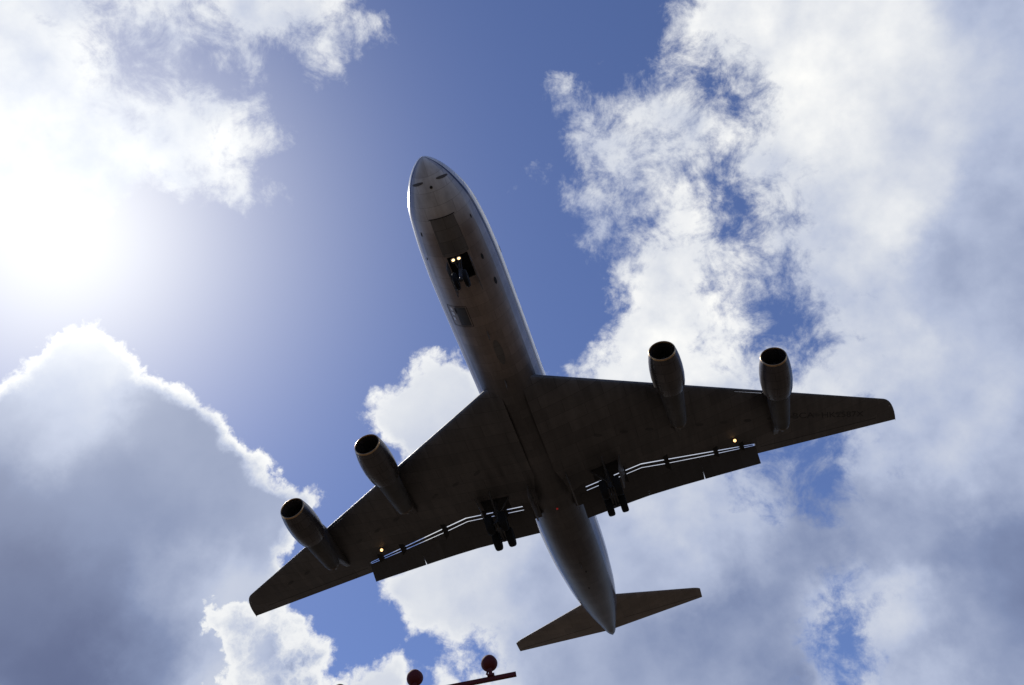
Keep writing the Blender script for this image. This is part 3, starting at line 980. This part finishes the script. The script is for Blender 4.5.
for s in (1, -1):
    bm = bmesh.new()
    loft(bm, [tail_section(x, s) for x in (.2, 1.0, 2.5, 4, 5.5, 6.8, 7.1, 7.26)])
    tp = link('tailplane', bm, M['tail'], jet, sharp=50)
    bm = bmesh.new()
    rows = []
    for x in np.linspace(1.25, 7.0, 12):
        sec = tail_section(x, 1)
        l = max(p[1] for p in sec); te = min(p[1] for p in sec)
        t = (x - .8) / 6.46
        y = te + .27 * (l - te)
        z = .78 + 1.41 * t - .095 * (l - te) * prof(.73) - .006
        rows.append([(s * x, y + .018, z), (s * x, y - .018, z + .002)])
    loft(bm, rows, caps=False, closed=False)
    link('elevator_seam', bm, M['dark'], tp, smooth=False)
bm = bmesh.new()
rings = []
for z, l, te in ((1.2, -33.4, -40.8), (2.2, -35.0, -41.0), (4.0, -36.9, -41.4), (6.0, -38.9, -41.85), (7.6, -40.4, -42.2), (7.8, -40.8, -42.22)):
    c = l - te
    us = [0, .01, .04, .1, .2, .34, .5, .7, .86, 1.0]
    rings.append([(.05 * c * prof(u), l - u * c, z) for u in us][::-1] + [(-.05 * c * prof(u), l - u * c, z) for u in us[1:-1]])
loft(bm, rings)
fin = link('tail_fin', bm, M['white'], jet, sharp=50)
bm = bmesh.new()
rows = []
for k in range(2):
    pass
prism(bm, [(-39.35, 2.3), (-39.42, 2.3), (-41.52, 7.5), (-41.45, 7.5)], 0, .135)
link('rudder_seam', bm, M['dark'], fin, smooth=False)

# ------------------------------------------------------------------ landing gear
def wheel(x, y, z, r, w, parent):
    bm = bmesh.new()
    pr = [(-w / 2 + .02, r * .55), (-w / 2, r * .70), (-w / 2 + .01, r * .88), (-w / 2 + .06, r * .97), (-w * .2, r), (w * .2, r), (w / 2 - .06, r * .97), (w / 2 - .01, r * .88), (w / 2, r * .70), (w / 2 - .02, r * .55)]
    lathe(bm, pr, (x, y, z), (1, 0, 0), 36)
    t = link('wheel', bm, M['tyre'], parent)
    return t


for s in (1, -1):
    bm = bmesh.new()
    gx = s * 3.385
    tube(bm, (gx, -21.75, -3.35), (gx, -21.9, -1.4), .12, .15)
    tube(bm, (gx, -21.78, -2.7), (gx - s * .9, -21.6, -1.55), .06)
    tube(bm, (gx, -21.78, -2.75), (gx, -20.5, -1.75), .06)
    tube(bm, (gx, -21.1, -3.52), (gx, -22.8, -3.6), .11)
    for yy, zz in ((-21.25, -3.52), (-22.68, -3.6)):
        tube(bm, (gx - .42, yy, zz), (gx + .42, yy, zz), .07)
    g = link('main_gear', bm, M['strut'], jet, sharp=40)
    for yy, zz in ((-21.25, -3.53), (-22.68, -3.6)):
        for dx in (-.405, .405):
            wheel(gx + dx, yy, zz, .56, .41, g)
    bm = bmesh.new()
    box(bm, (-.03, -.85, -.95), (.03, .85, .2), Matrix.Translation((gx + s * .95, -21.8, -1.75)) @ Matrix.Rotation(s * .25, 4, 'Y'), .015)
    link('gear_door', bm, M['door'], g)
    bm = bmesh.new()
    box(bm, (-.03, -1.1, -1.0), (.03, 1.1, 0), Matrix.Translation((s * 1.15, -21.8, -1.9)) @ Matrix.Rotation(-s * .1, 4, 'Y'), .015)
    link('gear_door', bm, M['door'], g)

bm = bmesh.new()
tube(bm, (0, -4.42, -3.95), (0, -4.95, -1.45), .085, .11)
tube(bm, (0, -4.55, -3.1), (0, -5.9, -1.5), .05)
tube(bm, (-.27, -4.36, -4.02), (.27, -4.36, -4.02), .06)
tube(bm, (0, -4.42, -3.95), (0, -4.36, -4.05), .09)
tube(bm, (-.2, -4.25, -2.74), (.2, -4.25, -2.74), .035)
for dx in (-.12, .12):
    tube(bm, (dx, -4.25, -2.74), (dx * .3, -4.68, -2.74), .03)
ng = link('nose_gear', bm, M['strut'], jet, sharp=40)
for dx in (-.235, .235):
    wheel(dx, -4.36, -4.05, .41, .22, ng)
for dx in (-.135, .135):
    ax = Vector((0, .93, -.36)).normalized()
    p = Vector((dx + .015, -4.16, -2.74))
    bm = bmesh.new()
    lathe(bm, [(-.1, .04), (0, .11), (.12, .125), (.12, .105), (.05, .05)], p, ax, 20)
    lf = link('landing_lamp', bm, M['strut'], ng)
    bm = bmesh.new()
    lathe(bm, [(0, .07), (.02, .055), (.03, .02)], p + ax * .10, ax, 20)
    link('lamp_lens', bm, M['lamp'], lf)
for s in (1, -1):
    bm = bmesh.new()
    box(bm, (-.02, -.85, -.62), (.02, .85, 0), Matrix.Translation((s * .54, -5.4, -1.99)) @ Matrix.Rotation(-s * .12, 4, 'Y'), .012)
    link('gear_door', bm, M['door'], ng)

# ------------------------------------------------------------------ approach lights
BAR_AT = Vector((2.226, -10.232, 7.345)); BAR_DIR = Vector((.983, .184, 0)).normalized()
lights_root = bpy.data.objects.new('approach_light', None)
COL.objects.link(lights_root)
lights_root.location = (BAR_AT + BAR_DIR * 1.88) * 1.0
lights_root.location.z = 0
lights_root.rotation_euler = (0, 0, math.atan2(BAR_DIR.y, BAR_DIR.x))
tag(lights_root, 'dark red approach light bar on a mast with round lamps seen from behind', 'approach light')
H = BAR_AT.z
bm = bmesh.new()
box(bm, (-2.19, -.025, H - .025), (2.19, .025, H + .025), bevel=.004)
bar = link('crossbar', bm, M['red'], lights_root, smooth=False)
bm = bmesh.new()
tube(bm, (0, 0, .12), (0, 0, H - .05), .11, .07, 20)
tube(bm, (0, 0, H - .9), (-.8, 0, H - .05), .03)
tube(bm, (0, 0, H - .9), (.8, 0, H - .05), .03)
link('pole', bm, M['red'], lights_root)
bm = bmesh.new()
box(bm, (-.35, -.35, -.2), (.35, .35, .12), bevel=.02)
link('footing', bm, M['concrete'], lights_root)
for k in range(5):
    x = -1.88 + .94 * k
    bm = bmesh.new()
    c = Vector((x, 0, H + .217))
    ax = Vector((0, -1, .12)).normalized()       # lamps face the oncoming aircraft
    lathe(bm, [(-.096, .005), (-.094, .025), (-.085, .05), (-.066, .074), (-.035, .092), (0, .099), (.022, .104), (.032, .104), (.032, .095)], c, ax, 32)
    lp = link('lamp', bm, M['red'], lights_root)
    bm = bmesh.new()
    tube(bm, c + Vector((0, .02, -.08)), c + Vector((0, .02, -.17)), .024)
    tube(bm, c + Vector((.05, .02, -.16)), c + Vector((.02, .02, -.09)), .012)
    box(bm, (x - .045, -.05, H + .0255), (x + .045, .05, H + .05))
    link('lamp_bracket', bm, M['red'], lp, sharp=40)
    bm = bmesh.new()
    lathe(bm, [(.026, .094), (.04, .07), (.046, .01)], c, ax, 24)
    link('lamp_lens', bm, M['lens'], lp)
